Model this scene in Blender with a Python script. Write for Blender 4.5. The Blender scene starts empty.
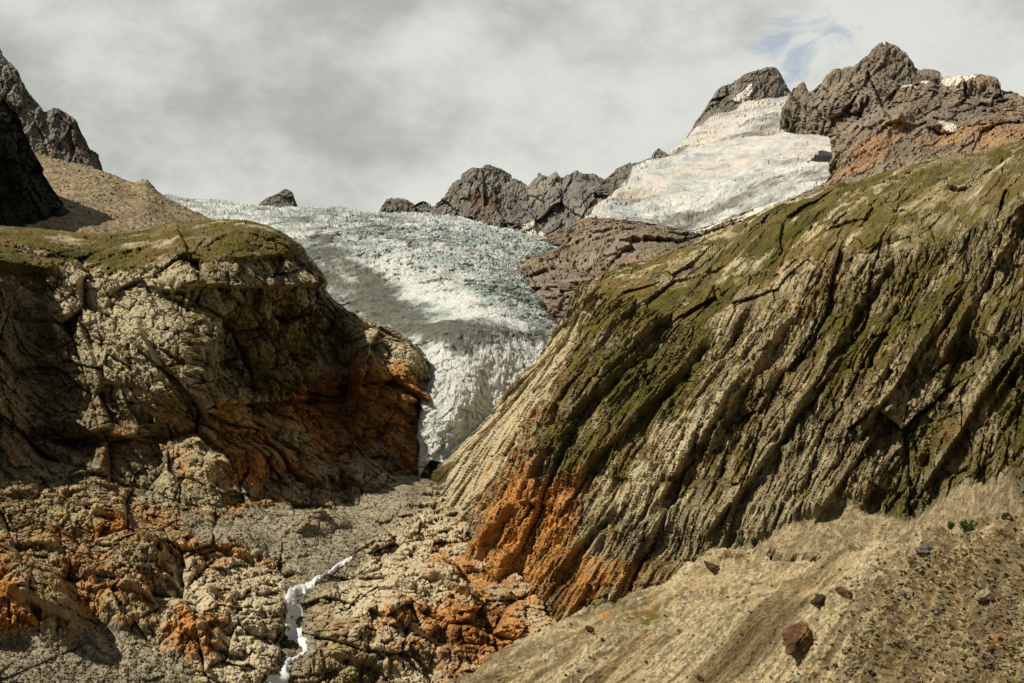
import bpy, math, random
import numpy as np

# ------------------------------------------------------------------ scene, camera
S = bpy.context.scene
COL = S.collection
W, H, F = 1024, 683, 1407.0            # image size and focal length in pixels
CX, CY = 512.0, 341.5
PITCH = math.atan(79.0 / F)            # the camera looks up a little
FW = np.array([0.0, math.cos(PITCH), math.sin(PITCH)])
UP = np.array([0.0, -math.sin(PITCH), math.cos(PITCH)])
RT = np.array([1.0, 0.0, 0.0])
STEP = 1.05                             # grid spacing in image pixels

cam_d = bpy.data.cameras.new("camera")
cam = bpy.data.objects.new("camera", cam_d); COL.objects.link(cam)
cam_d.sensor_fit = 'HORIZONTAL'; cam_d.sensor_width = 36.0
cam_d.lens = 36.0 * F / W
cam_d.clip_start = 0.5; cam_d.clip_end = 30000
cam.rotation_euler = (math.pi / 2 + PITCH, 0, 0)
S.camera = cam


def P(px, py, d):
    """an image pixel and an assumed depth along the view axis as a world point in metres"""
    px, py, d = np.asarray(px, float), np.asarray(py, float), np.asarray(d, float)
    return (d[..., None] * (FW + RT * ((px - CX) / F)[..., None] + UP * ((CY - py) / F)[..., None]))


def proj(p):
    d = p @ FW
    return CX + F * (p @ RT) / d, CY - F * (p @ UP) / d, d


# ------------------------------------------------------------------ noise (numpy)
def _h(ix, iy, iz, seed):
    h = (ix * np.uint32(374761393) + iy * np.uint32(668265263) + iz * np.uint32(2147483647) + np.uint32(seed * 974711 & 0xffffffff))
    h = (h ^ (h >> np.uint32(13))) * np.uint32(1274126177)
    h = (h ^ (h >> np.uint32(16))) * np.uint32(2246822519)
    return h ^ (h >> np.uint32(15))


def _cell(p):
    f = np.floor(p)
    i = f.astype(np.int64).astype(np.uint32)
    return i, (p - f).astype(np.float32)


def perlin(p, seed=0):
    i, f = _cell(p)
    u = f * f * f * (f * (f * 6 - 15) + 10)
    out = 0
    for dx in (0, 1):
        wx = u[:, 0] if dx else 1 - u[:, 0]
        for dy in (0, 1):
            wy = wx * (u[:, 1] if dy else 1 - u[:, 1])
            for dz in (0, 1):
                wz = wy * (u[:, 2] if dz else 1 - u[:, 2])
                h = _h(i[:, 0] + np.uint32(dx), i[:, 1] + np.uint32(dy), i[:, 2] + np.uint32(dz), seed)
                gx = (h & np.uint32(1023)).astype(np.float32) / 511.5 - 1
                gy = ((h >> np.uint32(10)) & np.uint32(1023)).astype(np.float32) / 511.5 - 1
                gz = ((h >> np.uint32(20)) & np.uint32(1023)).astype(np.float32) / 511.5 - 1
                out = out + wz * (gx * (f[:, 0] - dx) + gy * (f[:, 1] - dy) + gz * (f[:, 2] - dz))
    return out * 1.35


def fbm(p, scale, octv=5, gain=0.5, seed=0):
    q = p / scale; a = 1.0; o = 0; n = 0
    for k in range(octv):
        o = o + a * perlin(q, seed + k); n += a; a *= gain; q = q * 2.03 + 17.3
    return o / n * 1.6


def ridged(p, scale, octv=4, gain=0.5, seed=0):
    q = p / scale; a = 1.0; o = 0; n = 0; w = 1.0
    for k in range(octv):
        r = 1 - np.abs(perlin(q, seed + k)) * 2
        r = np.clip(r, -0.5, 1)
        o = o + a * r * w; n += a; w = np.clip(r, 0.25, 1); a *= gain; q = q * 2.07 + 9.1
    return o / n


def facet(p, scale, seed=0, tilt=0.9):
    """broken-block relief: every cell a tilted plane at its own height; also the distance to the crack"""
    q = (p / scale) - 0.5
    i, f = _cell(q)
    b1 = np.full(len(p), 9.0, np.float32); b2 = b1.copy(); val = np.zeros(len(p), np.float32)
    for dx in (0, 1):
        for dy in (0, 1):
            for dz in (0, 1):
                h = _h(i[:, 0] + np.uint32(dx), i[:, 1] + np.uint32(dy), i[:, 2] + np.uint32(dz), seed)
                h2 = _h(h, i[:, 1], i[:, 2] + np.uint32(dz), seed + 5)
                jx = (h & np.uint32(1023)).astype(np.float32) / 1023 - .5
                jy = ((h >> np.uint32(10)) & np.uint32(1023)).astype(np.float32) / 1023 - .5
                jz = ((h >> np.uint32(20)) & np.uint32(1023)).astype(np.float32) / 1023 - .5
                ax = f[:, 0] - dx - jx * .8; ay = f[:, 1] - dy - jy * .8; az = f[:, 2] - dz - jz * .8
                d = ax * ax + ay * ay + az * az
                h2 = _h(h, h, h, seed + 5)
                gx = (h2 & np.uint32(1023)).astype(np.float32) / 511.5 - 1
                gy = ((h2 >> np.uint32(10)) & np.uint32(1023)).astype(np.float32) / 511.5 - 1
                gz = ((h2 >> np.uint32(20)) & np.uint32(1023)).astype(np.float32) / 511.5 - 1
                v = jx * 1.2 + tilt * (gx * ax + gy * ay + gz * az)
                m = d < b1
                b2 = np.where(m, b1, np.minimum(b2, d)); val = np.where(m, v, val); b1 = np.where(m, d, b1)
    return val, np.sqrt(b2) - np.sqrt(b1)


def sm(a, b, x):
    t = np.clip((x - a) / (b - a), 0, 1)
    return t * t * (3 - 2 * t)


# ------------------------------------------------------------------ lofted ground surfaces
def pchip(xk, yk, x):
    """monotone cubic through yk (rows) at knots xk; yk may be (n,) or (n,m); x is (q,)"""
    yk = np.asarray(yk, float); xk = np.asarray(xk, float)
    n = len(xk); hh = np.diff(xk); sh = (-1,) + (1,) * (yk.ndim - 1)
    dl = np.diff(yk, axis=0) / hh.reshape(sh)
    if n == 2:
        m = np.concatenate([dl, dl])
    else:
        a, b = dl[:-1], dl[1:]
        w1 = (2 * hh[1:] + hh[:-1]).reshape(sh); w2 = (hh[1:] + 2 * hh[:-1]).reshape(sh)
        with np.errstate(all='ignore'):
            mi = np.where(a * b > 0, (w1 + w2) / (w1 / a + w2 / b), 0.0)
        m = np.concatenate([dl[:1], mi, dl[-1:]])
    k = np.clip(np.searchsorted(xk, x, side='right') - 1, 0, n - 2)
    t = ((x - xk[k]) / hh[k]).reshape(sh); h_ = hh[k].reshape(sh)
    return ((2 * t**3 - 3 * t**2 + 1) * yk[k] + (t**3 - 2 * t**2 + t) * h_ * m[k]
            + (-2 * t**3 + 3 * t**2) * yk[k + 1] + (t**3 - t**2) * h_ * m[k + 1])


def smooth1(x, xk, yk):
    return pchip(np.asarray(xk, float), np.asarray(yk, float), x)


class Land:
    """a surface lofted through rows of image pixels with assumed depths (px, py, depth m)"""
    def __init__(self, rows, step=STEP, back=1):
        def carry_on(r):                                    # the slope goes on beyond the given image pixels
            r = [tuple(map(float, q)) for q in r]
            if r[0][0] < -50:
                (x0, y0, d0), (x1, y1, d1) = r[:2]; g_ = -230 - x0
                r.insert(0, (-230, y0 + max(0, .3 * (y1 - y0) / (x1 - x0) * g_), d0 + .25 * (d1 - d0) / (x1 - x0) * g_))
            if r[-1][0] > 1090:
                (x0, y0, d0), (x1, y1, d1) = r[-2:]; g_ = 1250 - x1
                r.append((1250, y1 + .5 * (y1 - y0) / (x1 - x0) * g_, d1 + .5 * (d1 - d0) / (x1 - x0) * g_))
            return r
        rows = [carry_on(r) for r in rows]
        width = max(r[-1][0] - r[0][0] for r in rows)
        nx = int(width / step) + 1
        s = np.linspace(0, 1, nx)
        g = []
        for r in rows:
            r = np.array(r, float)
            x = r[0, 0] + s * (r[-1, 0] - r[0, 0])
            g.append(np.stack([x, pchip(r[:, 0], r[:, 1], x), pchip(r[:, 0], r[:, 2], x)], -1))
        g = np.array(g)                                     # rows, nx, 3
        dist = [0.0]; ts = []
        for k in range(len(rows) - 1):
            dd = np.percentile(np.hypot(*(g[k + 1] - g[k])[:, :2].T), 80)
            dd = max(dd, 14.0)
            n = max(4, int(dd / step))
            if k >= len(rows) - 1 - back: n = max(4, n // 2)
            ts.append(np.linspace(dist[-1], dist[-1] + dd, n, endpoint=False)); dist.append(dist[-1] + dd)
        t = np.concatenate(ts + [[dist[-1]]])
        full = pchip(np.array(dist), g, t)
        self.ny, self.nx = len(t), nx
        self.p = P(full[..., 0], full[..., 1], full[..., 2]).reshape(-1, 3)
        self.p0 = self.p                                    # relief is laid out on the unbroken slope
        self.px, self.py, self.d = (full[..., k].reshape(-1) for k in range(3))
        self.t = np.repeat(t / dist[-1], nx)
        self.tcrest = dist[-1 - back] / dist[-1]
        self.attr = {}
        self.n = self.normals()
        self.out = -self.p.mean(0) / np.linalg.norm(self.p.mean(0))     # from the surface's mean position toward the camera

    def normals(self):
        g = self.p.reshape(self.ny, self.nx, 3)
        n = np.cross(np.gradient(g, axis=1), np.gradient(g, axis=0)).reshape(-1, 3)
        n /= np.linalg.norm(n, axis=1, keepdims=True) + 1e-9
        if (n @ FW).mean() > 0: n = -n
        return n

    def push(self, amount, direction=None):
        self.p = self.p + (self.n if direction is None else direction) * np.asarray(amount)[:, None]

    def bumps(self, items):
        """buttresses (+) and recesses (-): (px, py, rx, ry, turn, metres, hardness)"""
        for (x, y, rx, ry, a, amp, k) in items:
            c, s_ = math.cos(math.radians(a)), math.sin(math.radians(a))
            u = self.px - x + self.wx; v = self.py - y + self.wy
            q = ((u * c + v * s_) / rx) ** 2 + ((-u * s_ + v * c) / ry) ** 2
            self.push(amp * np.exp(-np.clip(q, 0, 30) ** (k / 2)), self.n * .3 + self.out * .7)

    def rib(self, x0, y0, x1, y1, width, amp, quiet=None):
        """a slab edge along a bed: rises slowly from the left, breaks off sharply on the right"""
        ex, ey = x1 - x0, y1 - y0; ln = math.hypot(ex, ey); ex, ey = ex / ln, ey / ln
        x, y = self.px - x0 + self.wx * .22, self.py - y0 + self.wy * .22
        t = (x * ex + y * ey) / ln; c = x * -ey + y * ex                 # points run downhill, c < 0 on the right
        pr = np.where(c > 0, np.clip(1 - c / width, 0, 1), sm(-3.5, 0, c))
        self.push(amp * pr * sm(-.08, .15, t) * (1 - sm(.8, 1.1, t)) * (1 if quiet is None else 1 - quiet), self.n * .2 + self.out * .8)

    def warp(self, scale, px, seed=3):
        self.wx = px * fbm(self.p, scale, 4, .55, seed); self.wy = px * fbm(self.p, scale, 4, .55, seed + 40)

    def zone(self, poly, soft):
        """soft region bounded by a ragged outline of image pixels"""
        x, y = self.px + self.wx, self.py + self.wy
        best = np.full(len(x), 1e9); inside = np.zeros(len(x), bool)
        n = len(poly)
        for i in range(n):
            x0, y0 = poly[i]; x1, y1 = poly[(i + 1) % n]
            ex, ey = x1 - x0, y1 - y0
            t = np.clip(((x - x0) * ex + (y - y0) * ey) / (ex * ex + ey * ey + 1e-9), 0, 1)
            best = np.minimum(best, np.hypot(x - x0 - t * ex, y - y0 - t * ey))
            c = (y0 > y) != (y1 > y)
            with np.errstate(all='ignore'):
                inside ^= c & (x < (x1 - x0) * (y - y0) / (y1 - y0 + 1e-12) + x0)
        sd = np.where(inside, best, -best)
        return sm(-soft, soft, sd)

    def line(self, pts, width):
        x, y = self.px + self.wx * .4, self.py + self.wy * .4
        best = np.full(len(x), 1e9)
        for (x0, y0), (x1, y1) in zip(pts[:-1], pts[1:]):
            ex, ey = x1 - x0, y1 - y0
            t = np.clip(((x - x0) * ex + (y - y0) * ey) / (ex * ex + ey * ey), 0, 1)
            best = np.minimum(best, np.hypot(x - x0 - t * ex, y - y0 - t * ey))
        return np.exp(-(best / width) ** 2)

    def build(self, name, mat, label, cat, smooth=False):
        ny, nx = self.ny, self.nx
        i = np.arange(ny * nx).reshape(ny, nx)
        q = np.stack([i[:-1, :-1], i[:-1, 1:], i[1:, 1:], i[1:, :-1]], -1).reshape(-1, 4)
        me = bpy.data.meshes.new(name)
        me.vertices.add(ny * nx); me.vertices.foreach_set("co", self.p.astype(np.float32).ravel())
        me.loops.add(q.size); me.loops.foreach_set("vertex_index", q.astype(np.int32).ravel())
        me.polygons.add(len(q))
        me.polygons.foreach_set("loop_start", np.arange(0, q.size, 4, dtype=np.int32))
        me.polygons.foreach_set("use_smooth", np.full(len(q), smooth))
        me.update(calc_edges=True)
        for k, v in self.attr.items():
            a = me.attributes.new(k, 'FLOAT', 'POINT')
            a.data.foreach_set("value", np.clip(v, 0, 1).astype(np.float32))
        me.materials.append(mat)
        o = bpy.data.objects.new(name, me); COL.objects.link(o)
        o["kind"] = "structure"; o["label"] = label; o["category"] = cat
        self.obj = o
        return o

    def slope(self):
        """how level the ground lies, smoothed a little (1 flat, 0 vertical)"""
        n = np.abs(self.normals()[:, 2]).reshape(self.ny, self.nx)
        for _ in range(3):
            n[1:-1, 1:-1] = (n[1:-1, 1:-1] * 2 + n[:-2, 1:-1] + n[2:, 1:-1] + n[1:-1, :-2] + n[1:-1, 2:]) / 6
        return n.reshape(-1)

    def at(self, px, py):
        """the ground point seen at an image pixel, with its normal"""
        if not hasattr(self, 'pj'): self.pj = proj(self.p)
        x, y, d = self.pj
        k = np.hypot(x - px, y - py)
        c = np.where(k < max(1.6, k.min() * 1.05))[0]
        j = c[np.argmin(d[c])]
        return self.p[j], self.n[j]


# ------------------------------------------------------------------ materials
class NT:
    def __init__(self, name):
        self.m = bpy.data.materials.new(name); self.m.use_nodes = True
        self.t = self.m.node_tree; self.t.nodes.clear()
        self.out = self.t.nodes.new('ShaderNodeOutputMaterial')
        self.co = self.t.nodes.new('ShaderNodeTexCoord').outputs['Object']

    def _in(self, sock, v):
        if v is None: return
        if hasattr(v, 'is_output') or isinstance(v, bpy.types.NodeSocket): self.t.links.new(v, sock)
        else: sock.default_value = v

    def math(self, op, a, b=0.0, c=None, clamp=False):
        n = self.t.nodes.new('ShaderNodeMath'); n.operation = op; n.use_clamp = clamp
        self._in(n.inputs[0], a); self._in(n.inputs[1], b)
        if c is not None: self._in(n.inputs[2], c)
        return n.outputs[0]

    def ramp(self, v, a, b):
        n = self.t.nodes.new('ShaderNodeMapRange'); n.interpolation_type = 'SMOOTHSTEP'
        self._in(n.inputs['Value'], v); n.inputs['From Min'].default_value = a; n.inputs['From Max'].default_value = b
        return n.outputs[0]

    def noise(self, scale, detail=8, rough=.6, vec=None, dist=0.0):
        n = self.t.nodes.new('ShaderNodeTexNoise')
        n.inputs['Scale'].default_value = scale; n.inputs['Detail'].default_value = detail
        n.inputs['Roughness'].default_value = rough; n.inputs['Distortion'].default_value = dist
        self.t.links.new(vec or self.co, n.inputs['Vector'])
        return n.outputs['Fac']

    def voro(self, scale, vec=None, feat='F1'):
        n = self.t.nodes.new('ShaderNodeTexVoronoi'); n.feature = feat
        n.inputs['Scale'].default_value = scale
        self.t.links.new(vec or self.co, n.inputs['Vector'])
        return n

    def stretch(self, rot, scale):
        n = self.t.nodes.new('ShaderNodeMapping'); n.vector_type = 'TEXTURE'
        n.inputs['Rotation'].default_value = rot; n.inputs['Scale'].default_value = scale
        self.t.links.new(self.co, n.inputs['Vector'])
        return n.outputs[0]

    def attr(self, name):
        n = self.t.nodes.new('ShaderNodeAttribute'); n.attribute_name = name
        return n.outputs['Fac']

    def mix(self, f, a, b, mode='MIX'):
        n = self.t.nodes.new('ShaderNodeMix'); n.data_type = 'RGBA'; n.blend_type = mode
        ins = [s for s in n.inputs if s.enabled]
        self._in(ins[0], f)
        for s, v in ((ins[1], a), (ins[2], b)):
            self._in(s, (*v, 1) if isinstance(v, tuple) and len(v) == 3 else v)
        return [s for s in n.outputs if s.enabled][0]

    def over(self, base, col, mask, noise, k=1.2, w=.18):
        """lay col on base where the mask, broken up by the noise, is high"""
        v = self.math('MULTIPLY_ADD', self.math('SUBTRACT', noise, .5), k, mask)
        return self.mix(self.ramp(v, .5 - w, .5 + w), base, col)

    def finish(self, col, bump=None, dist=1.0, strength=.8, rough=.9, spec=.15):
        b = self.t.nodes.new('ShaderNodeBsdfPrincipled')
        self._in(b.inputs['Base Color'], col); self._in(b.inputs['Roughness'], rough)
        b.inputs['Specular IOR Level'].default_value = spec
        if bump is not None:
            n = self.t.nodes.new('ShaderNodeBump'); n.inputs['Distance'].default_value = dist
            n.inputs['Strength'].default_value = strength
            self._in(n.inputs['Height'], bump)
            self.t.links.new(n.outputs[0], b.inputs['Normal'])
        self.t.links.new(b.outputs[0], self.out.inputs['Surface'])
        return self.m


def rock(name, light, dark, size=1.0, rust=None, rust2=None, grass=None, grass2=None, scree=None, snow=None,
         pale=None, strata=None, bump=1.2, wet=False):
    """weathered rock with zones of iron staining, turf, scree and old snow"""
    m = NT(name)
    sz = 1.0 / size
    n1 = m.noise(.03 * sz, 9, .68); n2 = m.noise(.16 * sz, 8, .7); n3 = m.noise(.7 * sz, 6, .7)
    nb = m.noise(.011 * sz, 6, .6)
    if strata:
        n2 = m.math('ADD', m.math('MULTIPLY', n2, .35), m.math('MULTIPLY', m.attr('bed'), .65))
    f = m.ramp(m.math('ADD', m.math('MULTIPLY', n1, .55), m.math('MULTIPLY', n2, .45)), .38, .62)
    c = m.mix(f, dark, light)
    tone = m.ramp(n3, .25, .75)
    c = m.mix(m.math('MULTIPLY', m.ramp(nb, .4, .65), .35), c, tuple(x * .62 for x in light))
    if pale: c = m.over(c, pale, m.attr('pale'), n2, 1.5, .25)
    if rust:
        rc = m.mix(m.ramp(m.noise(.09 * sz, 8, .72, None, .6), .30, .58), rust2, rust)
        rc = m.mix(m.ramp(m.noise(.05 * sz, 9, .75), .50, .64), rc, tuple(x * .62 for x in rust2))
        c = m.over(c, rc, m.attr('rust'), m.noise(.055 * sz, 9, .72, None, .5), 2.6, .38)
    if scree:
        pb = m.voro(.55 * sz).outputs['Color']
        sep = m.t.nodes.new('ShaderNodeSeparateColor'); m.t.links.new(pb, sep.inputs[0])
        if strata: n1 = m.math('ADD', m.math('MULTIPLY', n1, .4), m.math('MULTIPLY', m.attr('bed'), .6))
        sc = m.mix(m.ramp(m.math('ADD', m.math('MULTIPLY', n1, .6), m.math('MULTIPLY', sep.outputs[0], .4)), .3, .7),
                   tuple(x * .62 for x in scree), tuple(min(1, x * 1.2) for x in scree))
        c = m.over(c, sc, m.attr('scree'), n2, .9, .2)
    if grass:
        gc = m.mix(m.ramp(m.noise(.06 * sz, 7, .7), .35, .65), grass2, grass)
        gc = m.mix(m.ramp(m.noise(.022 * sz, 7, .7), .46, .62), gc, TURF)
        c = m.over(c, gc, m.attr('grass'), m.noise(.12 * sz, 9, .78), 2.7, .16)
    c = m.mix(.55, c, m.mix(tone, (.55, .55, .55), (1.75, 1.72, 1.65)), 'MULTIPLY')
    if wet: c = m.mix(m.math('MULTIPLY', m.attr('wet'), .75), c, m.mix(1.0, c, (.42, .40, .36), 'MULTIPLY'))
    if snow: c = m.over(c, snow, m.attr('snow'), n2, .8, .12)
    bh = m.math('ADD', m.math('MULTIPLY', n2, 1.5), n3)
    return m.finish(c, bh, bump * size, .9)


GRASS, GRASS2 = (.112, .091, .017), (.050, .048, .012)
TURF = (.15, .105, .036)
RUST, RUST2 = (.47, .235, .07), (.16, .06, .02)
SCREE = (.25, .195, .105)
TURN = (math.radians(20), math.radians(32), 0)

M_LEFT = rock("bluff_rock", (.46, .395, .245), (.075, .062, .034), 1.0, RUST, RUST2, GRASS, GRASS2, SCREE, pale=(.42, .365, .245))
M_RIGHT = rock("banded_rock", (.37, .31, .18), (.065, .053, .03), 1.0, RUST, RUST2, GRASS, GRASS2, (.27, .215, .125),
               pale=(.42, .36, .23), strata=True)
M_VALLEY = rock("gorge_rock", (.46, .37, .21), (.14, .10, .05), .8, RUST, RUST2, GRASS, GRASS2, (.295, .26, .18), pale=(.50, .43, .29), wet=True)
M_MORAINE = rock("moraine", (.29, .225, .12), (.10, .075, .036), .7, RUST, RUST2, GRASS, GRASS2, (.325, .268, .16), bump=.5,
                 pale=(.36, .29, .16), strata=True)
M_SLOPE = rock("scree_rock", (.25, .195, .12), (.14, .11, .065), 1.2, (.27, .15, .07), (.2, .11, .05), GRASS, GRASS2, (.265, .21, .13), bump=.6,
               pale=(.34, .28, .18))
M_GREY = rock("grey_rock", (.29, .275, .235), (.145, .136, .118), 2.5, (.2, .11, .06), (.1, .06, .03), bump=1.5, snow=(.7, .66, .58))
M_SHADED = rock("shaded_rock", (.045, .042, .03), (.015, .014, .011), 1.2, grass=GRASS, grass2=GRASS2)  # near-black so the colour itself carries the shade on the spur's face
M_PEAK = rock("summit_rock", (.30, .255, .195), (.13, .108, .085), 2.2, (.40, .255, .135), (.235, .14, .08), GRASS, GRASS2, (.30, .25, .18),
              snow=(.74, .69, .60))
M_APRON = rock("slab_rock", (.34, .295, .22), (.14, .12, .09), 1.5, (.28, .18, .10), (.16, .10, .06), GRASS, GRASS2, (.2, .17, .12),
               snow=(.74, .69, .60))


def ice(name, white, blue, dirt, size=1.0, warm=None):
    m = NT(name); sz = 1 / size
    n1 = m.noise(.02 * sz, 9, .7); n2 = m.noise(.12 * sz, 8, .72); n3 = m.noise(.5 * sz, 6, .7)
    c = m.mix(m.ramp(m.math('ADD', m.math('MULTIPLY', n1, .6), m.math('MULTIPLY', n2, .4)), .4, .6), blue, white)
    c = m.mix(m.ramp(n3, .52, .72), c, tuple(x * .55 for x in dirt))
    if warm: c = m.over(c, warm, m.attr('warm'), n1, 1.6, .3)
    c = m.over(c, white, m.attr('bright'), n2, .8, .3)
    dc = m.mix(m.ramp(n2, .35, .65), tuple(x * .6 for x in dirt), dirt)
    c = m.over(c, dc, m.attr('debris'), m.noise(.07 * sz, 9, .75), 1.7, .28)
    bh = m.math('ADD', m.math('MULTIPLY', n2, 1.5), n3)
    return m.finish(c, bh, 1.2 * size, .8, .6, .3)


M_ICE = ice("glacier_ice", (.61, .62, .575), (.23, .295, .278), (.14, .145, .112), 1.2)
M_FIRN = ice("firn", (.64, .64, .61), (.34, .365, .35), (.22, .21, .18), 1.4, warm=(.56, .50, .425))

# ------------------------------------------------------------------ the land
TOCAM = np.array([-.12, -.97, .15])


def crag(L, amp, scale, seed, crest_keep=.5, fine=1.0, stretch=None, quiet=None, face=.85, crack=.3, lump=.5, octv=5, tilt=1.5, jag=0.0, flat=.6):
    """break the smooth loft into angular blocks within blocks, pushed mostly toward the camera, with open joints"""
    p = L.p0 if stretch is None else L.p0 - (L.p0 @ stretch[0])[:, None] * stretch[0] * stretch[1]
    p = p - (p @ L.out)[:, None] * L.out * flat
    # keep the skyline roughly at its image pixels
    k = 1 - (1 - crest_keep) * np.exp(-((L.t - L.tcrest) / .04) ** 2)
    if quiet is not None: k = k * (1 - quiet)
    d = lump * fbm(p, scale * 2.2, 4, .5, seed)
    p = p + scale * .035 * np.stack([fbm(p, scale * .5, 3, .5, seed + 50 + j) for j in range(3)], -1)
    sc_, w_ = scale * .85, .62
    for j in range(octv):
        a_ = .7 * j + .3; ca, sa = math.cos(a_), math.sin(a_)
        pr = p @ np.array([[ca, sa, 0], [-sa, ca, 0], [0, 0, 1.]]) @ np.array([[1., 0, 0], [0, ca, sa], [0, -sa, ca]])
        f_, c_ = facet(pr, sc_, seed + 11 + j, tilt)
        d = d + w_ * f_ * (1 if j == 0 else fine)
        if j < 3: d = d - crack * (1, .45, .2)[j] * np.exp(-c_ / .05)
        sc_ *= .46; w_ *= .53
    dr = L.n * (1 - face) + L.out * face
    dr /= np.linalg.norm(dr, axis=1, keepdims=True)
    L.push(amp * d * k, dr)
    if jag:                                                             # broken teeth along the skyline
        t_ = facet(L.p0 * np.array([1, 1, .6]), scale * .5, seed + 31, 1.2)[0] + .5 * facet(L.p0 * np.array([1, 1, .6]), scale * .2, seed + 32, 1.2)[0]
        L.push(amp * jag * t_ * np.exp(-((L.t - L.tcrest) / .10) ** 2), np.array([0, 0, 1.]))
    return d


def layers(L, amp, period, seed, nrm, along, run, quiet=None, face=.7):
    """edges of tilted beds: every bed stands out by its own amount, which changes along its run"""
    q = L.p0 - (L.p0 @ along)[:, None] * along * .93
    c = (L.p0 @ nrm) / period + .5 * fbm(q, period * 4, 4, .55, seed) + .12 * fbm(L.p0, period * 9, 3, .5, seed + 9)
    i = np.floor(c); f = c - i
    u = np.zeros((len(c), 3)); u[:, 0] = i * 7.31 + .5; u[:, 1] = (L.p0 @ along) / run + i * 3.7; u[:, 2] = seed * 1.7
    u2 = u.copy(); u2[:, 0] += 7.31; u2[:, 1] += 3.7
    h0 = perlin(u, seed); h1 = perlin(u2, seed)
    e = sm(.82, 1., f)
    h = h0 * (1 - e) + h1 * e + .35 * (f - .5)
    dr = L.n * (1 - face) + L.out * face
    dr /= np.linalg.norm(dr, axis=1, keepdims=True)
    h = h * np.clip(.75 + 1.3 * fbm(L.p0, 70, 3, .5, seed + 21), .12, 1.5)
    L.push(amp * h * (1 if quiet is None else 1 - quiet), dr)
    return c, h


# ---- right: turf slope above a wall of tilted strata
R = Land([
    [(380, 700, 500), (470, 690, 480), (560, 680, 455), (700, 650, 430), (850, 630, 400), (1000, 600, 350), (1110, 600, 320)],
    [(395, 600, 560), (500, 590, 530), (600, 585, 500), (700, 565, 475), (850, 548, 440), (950, 540, 405), (1110, 470, 340)],
    [(415, 520, 610), (500, 500, 575), (600, 490, 535), (720, 480, 500), (850, 460, 460), (950, 430, 425), (1110, 380, 355)],
    [(432, 468, 650), (500, 430, 620), (570, 400, 585), (680, 390, 545), (800, 380, 500), (920, 350, 450), (1110, 290, 380)],
    [(470, 425, 700), (540, 370, 665), (600, 335, 628), (700, 348, 592), (800, 325, 550), (900, 300, 505), (1024, 260, 450), (1110, 222, 415)],
    [(520, 372, 740), (560, 335, 710), (600, 286, 680), (690, 306, 628), (760, 296, 590), (800, 276, 570), (850, 252, 548), (950, 238, 500), (1024, 207, 462), (1110, 170, 425)],
    [(560, 330, 780), (600, 277, 755), (640, 262, 755), (720, 232, 730), (800, 200, 690), (900, 172, 640), (1024, 140, 570), (1110, 118, 530)],
    [(570, 350, 860), (640, 290, 900), (720, 270, 900), (800, 240, 860), (900, 210, 820), (1024, 180, 760), (1110, 150, 720)],
])
R.warp(40, 14)
LD = P(np.array([555.]), np.array([0.]), np.array([1.]))[0] * 0
LD = RT * .5 + np.array([0, 0, 1.]) * .72 + np.array([0, 1., 0]) * .48
LD /= np.linalg.norm(LD)
r_top = R.zone([(592, 262), (700, 220), (1120, 90), (1120, 165), (1024, 207), (960, 240), (890, 252), (840, 254), (795, 288), (760, 315), (690, 322), (640, 300), (596, 290)], 9)
r_scree = R.zone([(745, 548), (800, 515), (850, 500), (900, 520), (960, 480), (1010, 480), (1040, 560), (900, 570)], 8)
for rb in [(790, 320, 706, 450, 30, 8), (892, 255, 826, 360, 34, 9), (1022, 345, 905, 510, 40, 9), (752, 370, 650, 512, 34, 9), (712, 335, 570, 490, 40, 9),
           (597, 285, 520, 430, 30, 7), (812, 400, 702, 545, 34, 8), (962, 300, 856, 445, 34, 9), (1010, 245, 930, 375, 32, 8), (900, 400, 815, 520, 26, 7),
           (655, 330, 560, 430, 24, 6), (560, 440, 480, 560, 30, 6), (620, 500, 550, 590, 24, 6), (1060, 300, 990, 410, 30, 8), (860, 330, 780, 440, 20, 6)]:
    R.rib(*rb, quiet=.8 * r_top)
R.bumps([(620, 400, 14, 30, 30, -9, 4), (680, 540, 22, 16, -30, -8, 4), (655, 505, 26, 16, -40, -7, 4), (850, 330, 16, 22, 30, -8, 4), (965, 360, 14, 24, 30, -9, 4)])
sl = RT * .8 + np.array([0, 0, 1.]) * .42 + np.array([0, 1., 0]) * .3; sl /= np.linalg.norm(sl)
q = np.clip(.88 * r_top + .97 * r_scree, 0, .97)
r_ramp = R.zone([(425, 490), (440, 445), (500, 388), (556, 332), (592, 292), (572, 350), (546, 395), (512, 435), (478, 482), (440, 520)], 7)
R.push(-15 * r_ramp, R.out)
ql = np.clip(.95 * r_top + .97 * r_scree + .85 * r_ramp, 0, .97)
SN = np.cross(LD, R.out); SN /= np.linalg.norm(SN)
crag(R, 8.5, 36, 100, .4, stretch=(LD, .85), quiet=q, lump=.5, crack=.3)
layers(R, 4.2, 12, 145, LD, SN, 8, ql)
layers(R, 5, 17, 140, SN, LD, 75, ql)
layers(R, 4, 6.5, 150, SN, LD, 30, ql)
c_bed, h_bed = layers(R, 2.2, 2.6, 160, SN, LD, 12, ql)
layers(R, .9, 1.3, 165, SN, LD, 7, ql)
crag(R, 2.8, 10, 130, .5, stretch=(LD, .8), quiet=q, octv=3)
layers(R, 1.8, 4.2, 146, LD, SN, 3, ql)
crag(R, 5, 20, 180, .6, stretch=(sl, .55), quiet=1 - .9 * r_top, crack=.12, octv=4)
R.push(5 * fbm(R.p0, 32, 5, .6, 190) * np.exp(-((R.t - R.tcrest) / .13) ** 2), np.array([0, 0, 1.]))
xb = np.array([.8, .35, .1]); xb = xb - LD * (xb @ LD); xb /= np.linalg.norm(xb)
hb = np.array([.15, .1, 1.]); hb /= np.linalg.norm(hb)
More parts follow.
